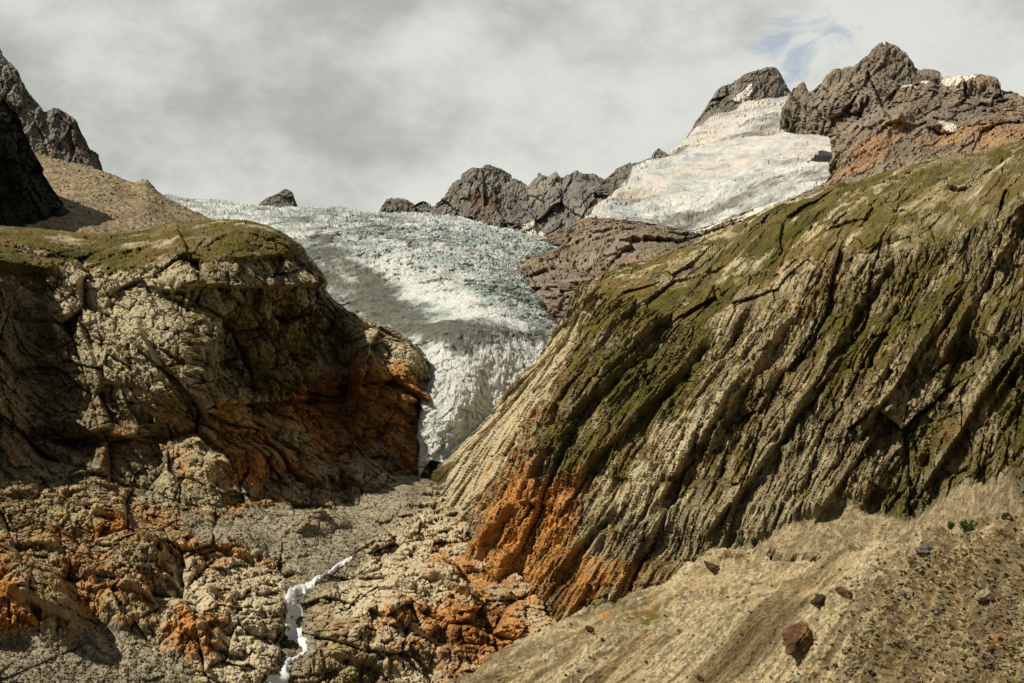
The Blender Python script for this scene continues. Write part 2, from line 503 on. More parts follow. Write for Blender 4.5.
layers(R, 3.0, 4.5, 170, hb, xb, 14, 1 - R.zone([(600, 500), (650, 440), (740, 380), (780, 400), (700, 520), (640, 580)], 20))
R.n = R.normals()
lev = R.slope()
gn = fbm(R.p, 30, 6, .6, 9); g2 = fbm(R.p, 70, 4, .5, 10)
sl = RT * .8 + np.array([0, 0, 1.]) * .42 + np.array([0, 1., 0]) * .3; sl /= np.linalg.norm(sl)
out = fbm(R.p - (R.p @ sl)[:, None] * sl * .72, 20, 5, .6, 12)          # outcrops strung along the turf slope
bedn = .55 * fbm(R.p - (R.p @ LD)[:, None] * LD * .965, 4.5, 4, .65, 14) + .55 * fbm(R.p - (R.p @ LD)[:, None] * LD * .975, 1.6, 3, .65, 15)
bedn = bedn * (1 - .85 * r_top)
R.attr['bed'] = .5 + .7 * bedn + .35 * r_top * fbm(R.p, 9, 5, .65, 16)
turf = np.clip(r_top * (.70 + .8 * g2 - 2.2 * np.clip(out - .03, 0, 1)), 0, 1)
low = (R.zone([(590, 290), (700, 290), (690, 400), (620, 470), (560, 470), (560, 400)], 25) + .7 * R.zone([(660, 500), (690, 440), (780, 380), (760, 450), (720, 500)], 14)
       + .8 * R.zone([(880, 470), (930, 400), (1110, 330), (1110, 500), (960, 520), (860, 530)], 25) + .5 * R.zone([(800, 300), (1110, 180), (1110, 330), (840, 420)], 40))
R.attr['grass'] = np.clip(np.maximum(turf, np.clip(low + .62, 0, 1.1) * (.42 + .55 * gn + .35 * sm(.4, .8, lev))), 0, 1) * (1 - r_scree)
R.attr['rust'] = np.clip((R.zone([(430, 490), (490, 440), (540, 470), (560, 540), (620, 560), (690, 565), (600, 600), (540, 620), (480, 690), (380, 700), (330, 620), (400, 560)], 40) * (.60 + 1.0 * g2 + .6 * bedn)
                  + R.zone([(460, 490), (540, 395), (590, 400), (600, 520), (540, 550)], 25) * (.40 + .8 * g2 + .5 * bedn)
                  + .25 * R.zone([(480, 430), (560, 340), (590, 300), (590, 360), (540, 430), (510, 470)], 16)
                  + .5 * R.zone([(560, 560), (690, 555), (660, 600), (560, 610)], 16) * (.7 + g2)
                  + .3 * R.zone([(660, 360), (820, 260), (1000, 300), (960, 400), (720, 420)], 40) * (.5 + gn)), 0, 1)
R.attr['scree'] = np.clip(r_scree + .75 * r_top * sm(.1, .5, -g2) * sm(0, .3, out)
                          + R.line([(691, 276), (686, 300), (692, 320), (680, 350)], 3)
                          + R.line([(860, 240), (930, 215), (1000, 180)], 4) + R.line([(760, 270), (830, 235), (900, 220)], 4), 0, 1)
R.attr['rust'] = R.attr['rust'] * (1 - .75 * r_ramp); R.attr['grass'] = R.attr['grass'] * (1 - .9 * r_ramp)
R.attr['pale'] = np.clip(1.1 * r_ramp + .3 * R.zone([(430, 480), (470, 412), (560, 322), (600, 300), (572, 370), (522, 430), (480, 485)], 12) * 1.3
                         + .55 * R.zone([(600, 500), (650, 420), (740, 370), (740, 420), (660, 540)], 20)
                         + .7 * R.zone([(360, 590), (430, 490), (480, 500), (440, 560)], 16) + .8 * r_top * sm(.05, .35, out)
                         + .2 + .4 * bedn, 0, 1)
R.build("hill_right", M_RIGHT, "steep rock wall of slanting strata under an olive turf slope, right of the gorge", "hillside")

# ---- left: the bluff with its shaded face
Lf = Land([
    [(-80, 570, 485), (0, 555, 528), (60, 540, 572), (120, 536, 570), (200, 536, 572), (300, 528, 605), (345, 522, 642), (380, 515, 655), (432, 508, 678)],
    [(-80, 480, 525), (0, 470, 562), (50, 462, 602), (110, 460, 598), (190, 450, 594), (240, 445, 628), (300, 440, 678), (332, 434, 706), (360, 430, 692), (400, 428, 694), (427, 420, 712)],
    [(-80, 400, 540), (0, 400, 578), (48, 400, 622), (110, 395, 612), (190, 400, 600), (240, 400, 648), (305, 395, 712), (334, 392, 724), (362, 390, 704), (400, 390, 706), (427, 385, 726)],
    [(-80, 330, 555), (0, 330, 590), (45, 340, 632), (110, 340, 622), (185, 335, 606), (240, 340, 655), (310, 340, 718), (338, 345, 738), (366, 345, 720), (400, 345, 722), (427, 362, 746)],
    [(-80, 270, 590), (0, 268, 618), (40, 275, 642), (100, 285, 632), (185, 285, 616), (250, 270, 655), (300, 280, 694), (325, 305, 724), (360, 325, 738), (424, 352, 768)],
    [(-80, 242, 680), (0, 238, 700), (100, 245, 705), (180, 240, 690), (240, 236, 680), (280, 240, 690), (306, 262, 708), (322, 288, 732), (350, 312, 755), (418, 344, 782)],
    [(-80, 228, 760), (0, 226, 780), (100, 234, 790), (180, 222, 770), (240, 219, 740), (275, 228, 730), (300, 244, 735), (316, 268, 745), (335, 300, 767), (380, 324, 782), (412, 341, 795)],
    [(-80, 260, 840), (0, 260, 850), (100, 270, 850), (180, 260, 840), (240, 260, 820), (300, 300, 820), (412, 380, 860)],
])
Lf.warp(40, 12, 13)
l_top = Lf.zone([(-90, 215), (110, 215), (200, 205), (285, 215), (310, 250), (270, 262), (190, 262), (120, 265), (60, 262), (30, 280), (-90, 240)], 9)
Lf.bumps([(185, 300, 26, 14, 20, -16, 4), (75, 440, 34, 14, 10, -16, 4), (225, 345, 16, 30, 10, -10, 4), (40, 500, 40, 34, 0, 14, 3), (20, 350, 30, 60, 0, -10, 3),
          (150, 370, 45, 45, 0, 12, 3), (95, 490, 24, 26, -30, 12, 3), (275, 340, 40, 60, 0, 6, 2), (385, 360, 36, 30, 20, 6, 3),
          (300, 398, 60, 10, 0, -12, 3), (240, 462, 42, 14, 0, 12, 3), (345, 478, 50, 14, 0, 12, 3), (160, 440, 18, 30, 0, -9, 3), (350, 410, 25, 30, 0, -8, 3)])
for rb in [(330, 284, 155, 288, 30, 17), (200, 300, 165, 290, 14, 8), (112, 428, 44, 440, 22, 15), (345, 396, 205, 404, 36, 14), (62, 276, -20, 262, 14, 12), (302, 252, 212, 264, 16, 8),
           (150, 440, 100, 432, 16, 9), (225, 330, 195, 345, 16, 8), (110, 470, 70, 480, 14, 9), (300, 430, 215, 432, 14, 8), (425, 402, 385, 398, 18, 8),
           (175, 225, 215, 330, 24, 7), (70, 300, 110, 400, 30, 8), (140, 320, 190, 420, 36, 9), (330, 305, 345, 370, 22, 6), (372, 330, 360, 390, 16, 8)]:
    Lf.rib(*rb)
BD = np.array([.62, .35, -.70]); BD /= np.linalg.norm(BD)
crag(Lf, 15, 40, 200, .35, quiet=.5 * l_top, lump=.35, crack=.4, stretch=(BD, .45), tilt=1.35)
crag(Lf, 3.4, 10, 230, .5, quiet=.4 * l_top, octv=4, stretch=(BD, .45), tilt=1.1, lump=.2, crack=.5)
Lf.n = Lf.normals(); lev = Lf.slope(); gn = fbm(Lf.p, 25, 5, .55, 19)
Lf.attr['grass'] = np.clip(l_top * (.62 + .9 * gn) + Lf.zone([(-90, 230), (300, 230), (320, 400), (-90, 500)], 30) * (.18 + .25 * sm(.4, .75, lev) + .5 * gn)
                           + .35 * Lf.zone([(230, 300), (330, 300), (320, 400), (220, 390)], 20), 0, 1)
g2 = fbm(Lf.p, 40, 4, .55, 18)
Lf.attr['rust'] = np.clip((.72 + .8 * g2) * Lf.zone([(200, 405), (300, 385), (345, 352), (385, 365), (410, 375), (440, 385), (440, 480), (300, 480), (160, 480), (120, 440)], 18)
                          + .3 * Lf.zone([(-90, 400), (140, 400), (140, 560), (-90, 560)], 30), 0, 1)
Lf.attr['pale'] = .1 + .3 * gn + .7 * Lf.zone([(0, 235), (120, 255), (200, 260), (180, 330), (190, 400), (120, 400), (60, 330)], 24) + .5 * Lf.zone([(340, 320), (420, 335), (425, 370), (370, 370)], 14)
Lf.attr['scree'] = np.zeros(len(Lf.p))
Lf.build("hill_left", M_LEFT, "craggy rock bluff with mossy top and shaded rusty face, left of the glacier tongue", "hillside")

# ---- the gorge floor
V = Land([
    [(-90, 800, 400), (100, 800, 415), (290, 800, 425), (420, 800, 420), (580, 800, 410)],
    [(-90, 690, 435), (100, 692, 455), (290, 690, 462), (420, 690, 458), (580, 700, 440)],
    [(-90, 610, 470), (100, 610, 486), (220, 612, 492), (295, 622, 490), (400, 615, 498), (560, 630, 475)],
    [(-90, 545, 500), (60, 545, 518), (180, 548, 532), (290, 572, 528), (345, 562, 545), (420, 560, 545), (520, 570, 530)],
    [(-80, 500, 525), (100, 505, 552), (250, 505, 590), (340, 510, 610), (400, 495, 630), (480, 510, 600)],
    [(-80, 465, 570), (100, 475, 600), (250, 475, 655), (340, 470, 690), (410, 465, 725), (460, 472, 710)],
    [(-80, 440, 640), (100, 450, 670), (250, 450, 730), (400, 455, 790), (455, 455, 790)],
], back=1)
V.warp(25, 14, 23)
v_grav = np.clip(V.zone([(178, 520), (260, 508), (330, 512), (395, 472), (430, 472), (428, 498), (385, 525), (348, 556), (305, 578), (255, 556), (205, 545)], 12)
                 + V.line([(350, 560), (318, 577), (296, 594), (298, 620), (305, 650), (285, 665), (272, 690)], 13)
                 + V.zone([(-90, 622), (30, 632), (70, 645), (90, 610), (130, 625), (190, 665), (220, 720), (-90, 720)], 10), 0, 1)
V.bumps([(35, 590, 50, 30, 35, 16, 3), (140, 560, 34, 30, 20, 12, 3), (195, 620, 34, 34, 50, 14, 3), (120, 590, 40, 22, 40, 9, 3), (95, 620, 12, 40, -30, -10, 3),
         (190, 600, 12, 40, -40, -10, 3), (320, 525, 22, 14, 0, 8, 3), (240, 545, 26, 16, 10, 8, 3), (250, 620, 26, 20, 0, 7, 3), (235, 650, 18, 14, 0, -9, 4),
         (400, 600, 60, 24, -30, 11, 3), (360, 650, 60, 20, -10, 9, 3), (440, 640, 50, 24, -30, 9, 3), (300, 620, 10, 40, 10, -6, 2), (10, 650, 30, 20, 0, -7, 3)])
for rb in [(72, 624, 6, 598, 34, 11), (232, 607, 203, 590, 16, 8), (242, 654, 212, 645, 18, 10), (192, 600, 162, 574, 18, 9), (97, 587, 68, 558, 14, 9), (335, 522, 286, 520, 16, 9),
           (300, 487, 175, 476, 22, 11), (432, 642, 378, 612, 22, 9), (385, 670, 326, 656, 18, 9), (472, 602, 418, 580, 16, 7), (165, 560, 135, 540, 14, 9), (390, 478, 330, 482, 14, 8),
           (215, 625, 190, 640, 16, 8), (150, 600, 118, 590, 14, 8), (60, 550, 10, 545, 14, 8), (130, 520, 90, 510, 12, 8)]:
    V.rib(*rb, quiet=.7 * v_grav)
crag(V, 12, 30, 300, 1, quiet=.85 * v_grav, face=.88, stretch=(BD, .3), tilt=1.2, crack=.4, lump=.35)
crag(V, 2.9, 8, 330, 1, quiet=.6 * v_grav, face=.88, octv=4, tilt=1.3, lump=.2, crack=.45)
V.n = V.normals(); lev = V.slope(); gn = fbm(V.p, 20, 5, .55, 29)
V.attr['scree'] = np.clip(v_grav + .3 * sm(.6, .9, lev), 0, 1)
g2 = fbm(V.p, 45, 4, .55, 28)
V.attr['rust'] = np.clip(.62 * V.zone([(-90, 490), (260, 500), (300, 540), (230, 660), (150, 690), (60, 640), (-90, 640)], 25) * (.6 + gn)
                         + V.zone([(340, 640), (400, 560), (460, 520), (600, 560), (560, 720), (430, 700)], 25) * (.5 + g2)
                         + V.zone([(140, 440), (430, 440), (330, 505), (200, 500)], 16) * (.65 + g2) + .9 * V.line([(-10, 590), (15, 630), (40, 660)], 16), 0, 1)
V.attr['grass'] = np.zeros(len(V.p))
V.attr['wet'] = V.line([(425, 472), (405, 520), (352, 557), (330, 572), (302, 588), (292, 603), (293, 618), (298, 640), (288, 662), (270, 694)], 10) * (.7 + .8 * fbm(V.p, 5, 4, .6, 27))
V.attr['pale'] = .2 + .3 * gn + .6 * V.zone([(160, 560), (280, 560), (280, 690), (160, 690)], 20) + .5 * V.zone([(320, 520), (420, 500), (480, 540), (560, 590), (540, 690), (400, 690), (330, 620)], 20)
V.build("gorge_floor", M_VALLEY, "broken ochre and grey rock floor of the gorge around the white stream", "gorge")

# ---- the moraine in front on the right
N = Land([
    [(340, 800, 415), (600, 800, 380), (800, 800, 342), (1110, 800, 262)],
    [(440, 694, 446), (600, 690, 412), (800, 690, 374), (1110, 690, 290)],
    [(520, 640, 472), (620, 625, 440), (750, 620, 407), (900, 620, 365), (1110, 610, 300)],
    [(610, 596, 496), (690, 575, 464), (780, 575, 424), (900, 570, 383), (1110, 550, 318)],
    [(640, 580, 500), (690, 560, 476), (740, 551, 449), (800, 554, 434), (850, 551, 418), (890, 545, 400), (920, 541, 392), (1000, 526, 365), (1110, 492, 330)],
    [(650, 600, 510), (700, 585, 492), (800, 585, 455), (900, 580, 420), (1000, 565, 390), (1110, 530, 355)],
])
N.warp(18, 8, 33)
ND = RT * -.62 + np.array([0, 0, -1.]) * .55 + np.array([0, -1., 0]) * .25
ND /= np.linalg.norm(ND)
n_rub = N.zone([(925, 540), (1120, 440), (1120, 700), (800, 700), (860, 640)], 48)
ps = N.p - (N.p @ ND)[:, None] * ND * .93
fur = ridged(ps, 11, 5, .55, 410)
fur2 = ridged(N.p - (N.p @ ND)[:, None] * ND * .9, 26, 3, .5, 405)
N.push(6.5 * (fur2 - .6) + 4.2 * (fur - .5) + 1.2 * fbm(ps, 3.2, 4, .6, 420) + 2.2 * fbm(N.p, 30, 4, .55, 430))
f1, c1 = facet(N.p, 3.4, 440); f2, c2 = facet(N.p, 1.3, 441)
sc = sm(.0, .5, fbm(ps, 14, 4, .55, 450) + .45 * n_rub)
N.push((2.0 * np.clip(f1, -.1, 1) * sc + .9 * np.clip(f2, -.2, 1)) * (.45 + .9 * n_rub))
N.push(-3.0 * np.clip(1 - sm(0, .04, N.tcrest - N.t), 0, 1) * np.clip(fbm(N.p, 6, 4, .6, 455), 0, 1) * (N.t < N.tcrest))
N.n = N.normals(); gn = fbm(ps, 16, 5, .6, 39)
N.attr['bed'] = .5 + .45 * fbm(ps, 2.6, 4, .6, 38) + .45 * fbm(ps, 9, 4, .6, 37)
N.attr['scree'] = np.clip(.62 + .9 * gn - .5 * n_rub, 0, 1)
N.attr['rust'] = np.clip(.3 * N.zone([(600, 590), (720, 580), (640, 660), (540, 690)], 20) + .26 * sm(.2, .6, fbm(N.p, 9, 3, .5, 47)) * (.4 + n_rub), 0, 1)
N.attr['grass'] = np.clip(.55 * N.zone([(640, 590), (740, 580), (660, 640), (600, 650)], 16) * (.4 + gn) + .6 * n_rub * (.25 + fbm(ps, 22, 4, .6, 36)), 0, 1)
N.attr['pale'] = np.clip(.8 * N.zone([(700, 556), (925, 538), (900, 580), (760, 610), (680, 600)], 10) + .5 * gn, 0, 1)
N.build("moraine_slope", M_MORAINE, "pale furrowed moraine bank of loose earth and stones, bottom right of the photo", "slope")

# ---- tan scree slope, upper left
T = Land([
    [(-90, 275, 780), (0, 266, 800), (100, 266, 810), (200, 255, 830), (290, 268, 850)],
    [(-90, 215, 880), (0, 208, 890), (60, 204, 905), (130, 210, 920), (190, 226, 930), (290, 266, 930)],
    [(-90, 120, 1120), (0, 136, 1100), (40, 154, 1085), (105, 173, 1060), (135, 183, 1050), (145, 181, 1050), (158, 192, 1040), (200, 214, 1030), (290, 266, 1000)],
    [(-90, 160, 1250), (0, 170, 1230), (105, 200, 1200), (200, 240, 1150), (290, 290, 1100)],
])
T.warp(40, 8, 43)
T.push(2.5 * fbm(T.p, 40, 4, .5, 500) + .8 * fbm(T.p, 8, 4, .6, 510))
f1, c1 = facet(T.p, 3.5, 540); T.push(1.2 * np.clip(f1 - .25, 0, 1))
T.n = T.normals(); gn = fbm(T.p, 40, 4, .55, 59)
T.attr['scree'] = .7 + .5 * gn; T.attr['grass'] = .5 * T.zone([(-90, 228), (60, 232), (200, 228), (290, 240), (290, 290), (-90, 290)], 8)
T.attr['rust'] = .8 * T.zone([(25, 215), (55, 212), (60, 240), (25, 240)], 8); T.attr['pale'] = .6 * T.zone([(55, 175), (100, 190), (150, 215), (120, 225), (60, 195)], 6)
T.build("scree_slope", M_SLOPE, "tan scree slope falling to the glacier above the left bluff", "slope")

# ---- shaded spur on the left edge, its shade put into the rock colour
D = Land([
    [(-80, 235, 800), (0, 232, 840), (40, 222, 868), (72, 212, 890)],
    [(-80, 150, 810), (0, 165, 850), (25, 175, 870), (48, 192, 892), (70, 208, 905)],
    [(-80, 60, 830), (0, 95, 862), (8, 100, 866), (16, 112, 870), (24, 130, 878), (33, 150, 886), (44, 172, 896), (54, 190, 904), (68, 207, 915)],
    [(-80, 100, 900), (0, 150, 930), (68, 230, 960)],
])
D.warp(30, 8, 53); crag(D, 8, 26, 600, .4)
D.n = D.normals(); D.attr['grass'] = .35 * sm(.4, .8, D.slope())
D.build("rock_spur", M_SHADED, "shaded rock spur, coloured near-black for its shade, at the left edge below the grey ridge", "cliff")

# ---- grey ridge, upper left
G = Land([
    [(-80, 205, 1300), (0, 195, 1320), (60, 185, 1340), (110, 182, 1360)],
    [(-80, 120, 1360), (0, 130, 1380), (60, 150, 1400), (108, 176, 1420)],
    [(-80, -10, 1420), (0, 52, 1440), (10, 63, 1440), (18, 70, 1440), (28, 90, 1445), (38, 104, 1445), (46, 112, 1445), (54, 107, 1445), (62, 112, 1445), (70, 117, 1450), (77, 121, 1450), (82, 135, 1450), (90, 149, 1455), (98, 158, 1460), (103, 168, 1460), (110, 178, 1465)],
    [(-80, 60, 1560), (0, 120, 1560), (110, 210, 1560)],
])
G.warp(40, 6, 63); crag(G, 14, 55, 700, .5, fine=1.0, tilt=1.3, jag=.26, stretch=(np.array([0, 0, 1.]), .5), crack=.05); crag(G, 4.5, 15, 720, .6, stretch=(np.array([0, 0, 1.]), .5), crack=.06, octv=4)
G.attr['snow'] = np.zeros(len(G.p)); G.attr['rust'] = .3 + 0 * G.t
G.build("mountain_ridge", M_GREY, "grey jagged ridge dropping from the upper left corner to the scree slope", "mountain")

# ---- small rock horn behind the glacier brow
K = Land([
    [(240, 225, 1850), (275, 225, 1850), (315, 225, 1850)],
    [(248, 212, 1880), (275, 205, 1880), (305, 214, 1880)],
    [(252, 211, 1900), (258, 205, 1900), (265, 199, 1900), (271, 196, 1900), (278, 193, 1900), (286, 189, 1900), (292, 192, 1900), (296, 201, 1900), (299, 208, 1900), (304, 214, 1900)],
    [(252, 225, 1960), (304, 228, 1960)],
], step=.6)
K.warp(40, 2, 73); crag(K, 5, 25, 800, .5)
K.attr['snow'] = np.zeros(len(K.p)); K.attr['rust'] = np.zeros(len(K.p))
K.build("mountain_horn", M_GREY, "small grey rock horn poking up behind the glacier brow", "mountain")

# ---- central serrated ridge
C = Land([
    [(370, 250, 1700), (460, 250, 1700), (560, 262, 1680), (640, 240, 1700), (700, 220, 1750)],
    [(378, 220, 1850), (450, 215, 1850), (540, 225, 1820), (600, 215, 1800), (640, 190, 1850), (690, 165, 1900)],
    [(383, 214, 1930), (388, 201, 1930), (398, 200, 1930), (407, 201, 1930), (414, 205, 1930), (424, 202, 1930), (433, 207, 1930), (438, 203, 1930), (446, 196, 1940), (454, 186, 1940), (464, 180, 1940), (473, 173, 1950), (482, 172, 1950), (490, 169, 1950), (500, 172, 1950), (510, 177, 1950), (520, 180, 1950), (528, 186, 1950),
     (535, 179, 1950), (542, 176, 1950), (548, 178, 1950), (556, 174, 1950), (562, 181, 1950), (570, 177, 1950), (577, 173, 1950), (584, 178, 1950), (592, 178, 1950), (602, 182, 1950), (610, 176, 1980), (620, 167, 2000), (632, 164, 2020), (642, 161, 2040), (652, 158, 2060), (660, 152, 2080), (672, 155, 2100), (690, 150, 2150)],
    [(383, 240, 2050), (500, 220, 2080), (690, 190, 2250)],
], step=.8)
C.warp(50, 6, 83)
C.bumps([(590, 200, 22, 20, 0, 25, 3), (485, 200, 25, 30, 0, 18, 2), (550, 205, 22, 25, 0, 10, 2)])
crag(C, 18, 70, 900, .42, fine=1.0, tilt=1.3, jag=.26, stretch=(np.array([0, 0, 1.]), .55), crack=.05); crag(C, 6, 19, 920, .6, stretch=(np.array([.2, 0, .98]), .55), crack=.06, octv=4)
C.attr['snow'] = np.clip(C.zone([(515, 226), (535, 224), (550, 236), (525, 236)], 3), 0, 1); C.attr['rust'] = .55 * C.zone([(470, 195), (500, 195), (500, 220), (470, 220)], 10)
C.build("mountain_crest", M_GREY, "dark serrated rock crest on the skyline between the two glaciers", "mountain")

# ---- main icefall
def icefall(L, amp, scale, seed, flow, quiet):
    p = L.p - (L.p @ flow)[:, None] * flow * -.6
    p = p + scale * .5 * np.stack([fbm(p, scale * 1.2, 3, .5, seed + 50 + j) for j in range(3)], -1)
    r = ridged(p, scale, 5, .55, seed)
    f1, c1 = facet(p, scale * .55, seed + 3, 1.2); f2, c2 = facet(p, scale * .2, seed + 4, 1.2)
    d = .8 * (r - .5) + .5 * f1 + .3 * f2 - .45 * np.exp(-c1 / .1) + .5 * fbm(L.p, scale * 4, 3, .5, seed + 9)
    dr = L.n * .3 + L.out * .7
    L.push(amp * d * (1 - quiet), dr)


I = Land([
    [(416, 482, 684), (432, 460, 690), (470, 482, 694)],
    [(414, 425, 700), (445, 425, 694), (480, 415, 712), (525, 408, 732)],
    [(420, 365, 742), (445, 345, 742), (500, 335, 772), (540, 336, 805), (572, 338, 815)],
    [(315, 315, 915), (400, 300, 905), (470, 290, 910), (520, 298, 920), (552, 308, 930)],
    [(235, 262, 1060), (320, 250, 1055), (400, 245, 1060), (480, 252, 1080), (510, 262, 1085), (534, 270, 1090)],
    [(145, 218, 1280), (250, 225, 1250), (330, 220, 1250), (430, 225, 1250), (500, 235, 1260), (575, 255, 1270)],
    [(130, 192, 1550), (165, 195, 1550), (190, 199, 1550), (220, 201, 1540), (260, 206, 1530), (300, 207, 1520), (340, 210, 1510), (380, 213, 1500), (430, 214, 1480), (450, 217, 1480), (480, 223, 1470), (510, 230, 1470), (545, 237, 1470), (585, 250, 1470)],
    [(130, 215, 1750), (300, 230, 1720), (450, 240, 1680), (585, 270, 1650)],
])
I.warp(50, 17, 93)
s_ = np.tile(np.linspace(0, 1, I.nx), I.ny)
I.push(-70 * sm(.94, 1., s_) ** 1.5, TOCAM)
I.push(-14 * (1 - sm(0., .045, s_ + .02 * fbm(I.p0, 9, 3, .5, 98))) * sm(330, 360, I.py), TOCAM)
i_deb = np.clip(I.zone([(300, 250), (332, 246), (372, 268), (415, 300), (440, 320), (480, 316), (520, 325), (545, 335), (500, 350), (440, 345), (395, 335), (350, 310), (315, 280)], 20), 0, 1)
i_bri = I.zone([(395, 268), (450, 285), (520, 315), (520, 325), (440, 315), (410, 295)], 12)
IFL = np.array([.25, -.85, -.35]); IFL /= np.linalg.norm(IFL)
tong = I.zone([(405, 490), (420, 360), (470, 330), (570, 335), (520, 400), (450, 470)], 12)
CF = np.array([.30, .95, 0.]); CX_ = np.array([.95, -.30, 0.])
layers(I, 6.5, 17, 1060, CF, CX_, 45, np.clip(.6 * i_deb + .5 * i_bri + .85 * tong, 0, .9), face=.65)
layers(I, 2.2, 6.5, 1070, CF, CX_, 14, np.clip(.6 * i_deb + .5 * i_bri + .85 * tong, 0, .9), face=.65)
icefall(I, 4.2, 30, 1000, IFL, np.clip(.6 * i_deb + .55 * i_bri + .6 * tong, 0, .85))
I.push(5 * fbm(I.p - (I.p @ IFL)[:, None] * IFL * -.5, 55, 4, .5, 1090), TOCAM * .6 + I.n * .4)
st_ = np.array([.1, .75, .65]); st_ /= np.linalg.norm(st_)
I.push(2.2 * tong * fbm(I.p - (I.p @ st_)[:, None] * st_ * .9, 7, 4, .6, 1095), TOCAM * .6 + I.n * .4)
I.push(.8 * facet(I.p, 3.5, 1100)[0] + .6 * fbm(I.p, 5, 4, .6, 1110))
I.n = I.normals()
gn = fbm(I.p, 35, 5, .6, 1120)
fl_ = I.p - (I.p @ IFL)[:, None] * IFL * .85
st = fbm(fl_, 22, 5, .6, 1125)
I.attr['debris'] = np.clip(.62 * i_deb + .25 + .38 * gn + .45 * st - .5 * i_bri + .3 * I.zone([(490, 260), (560, 300), (540, 330), (500, 300)], 14)
                           + .25 * I.zone([(250, 215), (420, 215), (330, 245)], 20) - .25 * I.zone([(415, 460), (430, 350), (560, 340), (470, 440)], 12), 0, 1)
I.attr['bright'] = np.clip(.9 * i_bri + .6 * tong + .3 * I.zone([(330, 210), (560, 240), (520, 260), (330, 230)], 10), 0, 1)
I.build("glacier", M_ICE, "broken grey-white icefall pouring between the cliffs to a narrow tongue", "glacier")

# ---- rock apron right of the icefall
A = Land([
    [(470, 375, 840), (540, 355, 835), (600, 340, 870), (700, 310, 950)],
    [(490, 318, 960), (560, 305, 945), (620, 300, 980), (700, 270, 1000), (860, 215, 1000)],
    [(485, 272, 1110), (530, 264, 1100), (570, 262, 1110), (620, 250, 1120), (700, 245, 1120), (860, 200, 1080)],
    [(500, 252, 1250), (550, 250, 1280), (590, 230, 1300), (640, 228, 1300), (690, 238, 1280), (760, 215, 1260), (870, 180, 1200)],
    [(540, 244, 1400), (590, 218, 1450), (640, 222, 1450), (690, 230, 1420), (760, 205, 1400), (870, 170, 1350)],
    [(545, 260, 1550), (690, 260, 1550), (870, 220, 1500)],
])
A.warp(40, 8, 103)
crag(A, 15, 55, 1200, .6, face=.85, stretch=(RT, .3), lump=.8, crack=.12); crag(A, 5, 16, 1220, .6, face=.85, stretch=(RT, .3), crack=.1, octv=4)
A.n = A.normals(); gn = fbm(A.p, 40, 4, .55, 1230)
A.attr['rust'] = .35 + .3 * gn; A.attr['scree'] = .25 + .5 * gn + .8 * A.line([(602, 262), (607, 285), (612, 305)], 2.2) + .8 * A.line([(588, 280), (600, 300)], 1.8) + .5 * A.zone([(640, 250), (850, 190), (850, 205), (660, 265)], 8)
A.attr['grass'] = .4 * A.zone([(600, 280), (700, 250), (700, 300), (600, 310)], 14)
A.attr['snow'] = np.clip(A.zone([(560, 322), (580, 318), (578, 332), (565, 332)], 4)
                         + A.zone([(515, 228), (535, 224), (552, 238), (525, 238)], 3) + A.line([(690, 236), (720, 226), (760, 212), (800, 190)], 2.2), 0, 1)
A.build("rock_apron", M_APRON, "brown ice-worn slabs between the icefall and the upper snowfield", "slope")

# ---- upper glacier
U = Land([
    [(560, 245, 1440), (590, 225, 1440), (640, 228, 1430), (680, 244, 1390), (740, 222, 1350), (790, 200, 1320), (860, 190, 1300)],
    [(575, 225, 1500), (592, 214, 1500), (640, 218, 1490), (682, 232, 1460), (740, 208, 1440), (800, 184, 1420), (860, 175, 1400)],
    [(600, 204, 1680), (625, 188, 1680), (700, 185, 1640), (780, 165, 1600), (860, 155, 1580)],
    [(625, 186, 1900), (660, 160, 1950), (720, 150, 1920), (790, 138, 1880), (870, 130, 1850)],
    [(655, 165, 2100), (690, 142, 2150), (730, 125, 2180), (790, 112, 2180), (870, 110, 2150)],
    [(680, 152, 2280), (705, 124, 2330), (730, 108, 2380), (770, 96, 2450), (800, 95, 2480), (870, 105, 2480)],
    [(690, 175, 2500), (780, 130, 2600), (870, 130, 2600)],
])
U.warp(80, 7, 113)
UF = np.array([-.3, -.8, -.4]); UF /= np.linalg.norm(UF)
low = sm(170, 205, U.py + .25 * (U.px - 700) + 15 * fbm(U.p, 120, 3, .5, 1300))
icefall(U, 6, 40, 1310, UF, 1 - (.18 + .5 * low))
layers(U, 11, 34, 1350, np.array([.45, .85, .28]), np.array([.88, -.47, 0.]), 90, .25 + 0 * low, face=.5)
layers(U, 5.5, 13, 1360, np.array([.45, .85, .28]), np.array([.88, -.47, 0.]), 40, .2 + 0 * low, face=.5)
up_ = U.p * np.array([.6, 1.0, 2.2])
U.push(14 * fbm(up_, 150, 5, .55, 1330) + 10 * (ridged(up_, 120, 5, .55, 1335) - .5))
gn = fbm(U.p * np.array([.5, 1, 2.]), 90, 4, .6, 1340)
uc = np.array([.85, .1, .5]); uc /= np.linalg.norm(uc)
st = fbm(U.p - (U.p @ uc)[:, None] * uc * .85, 45, 5, .6, 1345)
U.attr['debris'] = np.clip(.2 + .25 * gn + .5 * st + .3 * low * (.5 + gn) + .35 * U.zone([(735, 122), (785, 110), (785, 124), (740, 134)], 9), 0, 1)
U.attr['warm'] = np.clip(.48 - .5 * low + .5 * gn, 0, 1); U.attr['bright'] = .3 * (1 - low)
U.build("snowfield", M_FIRN, "upper hanging snowfield tinted pale pink below the two summits", "glacier", smooth=False)

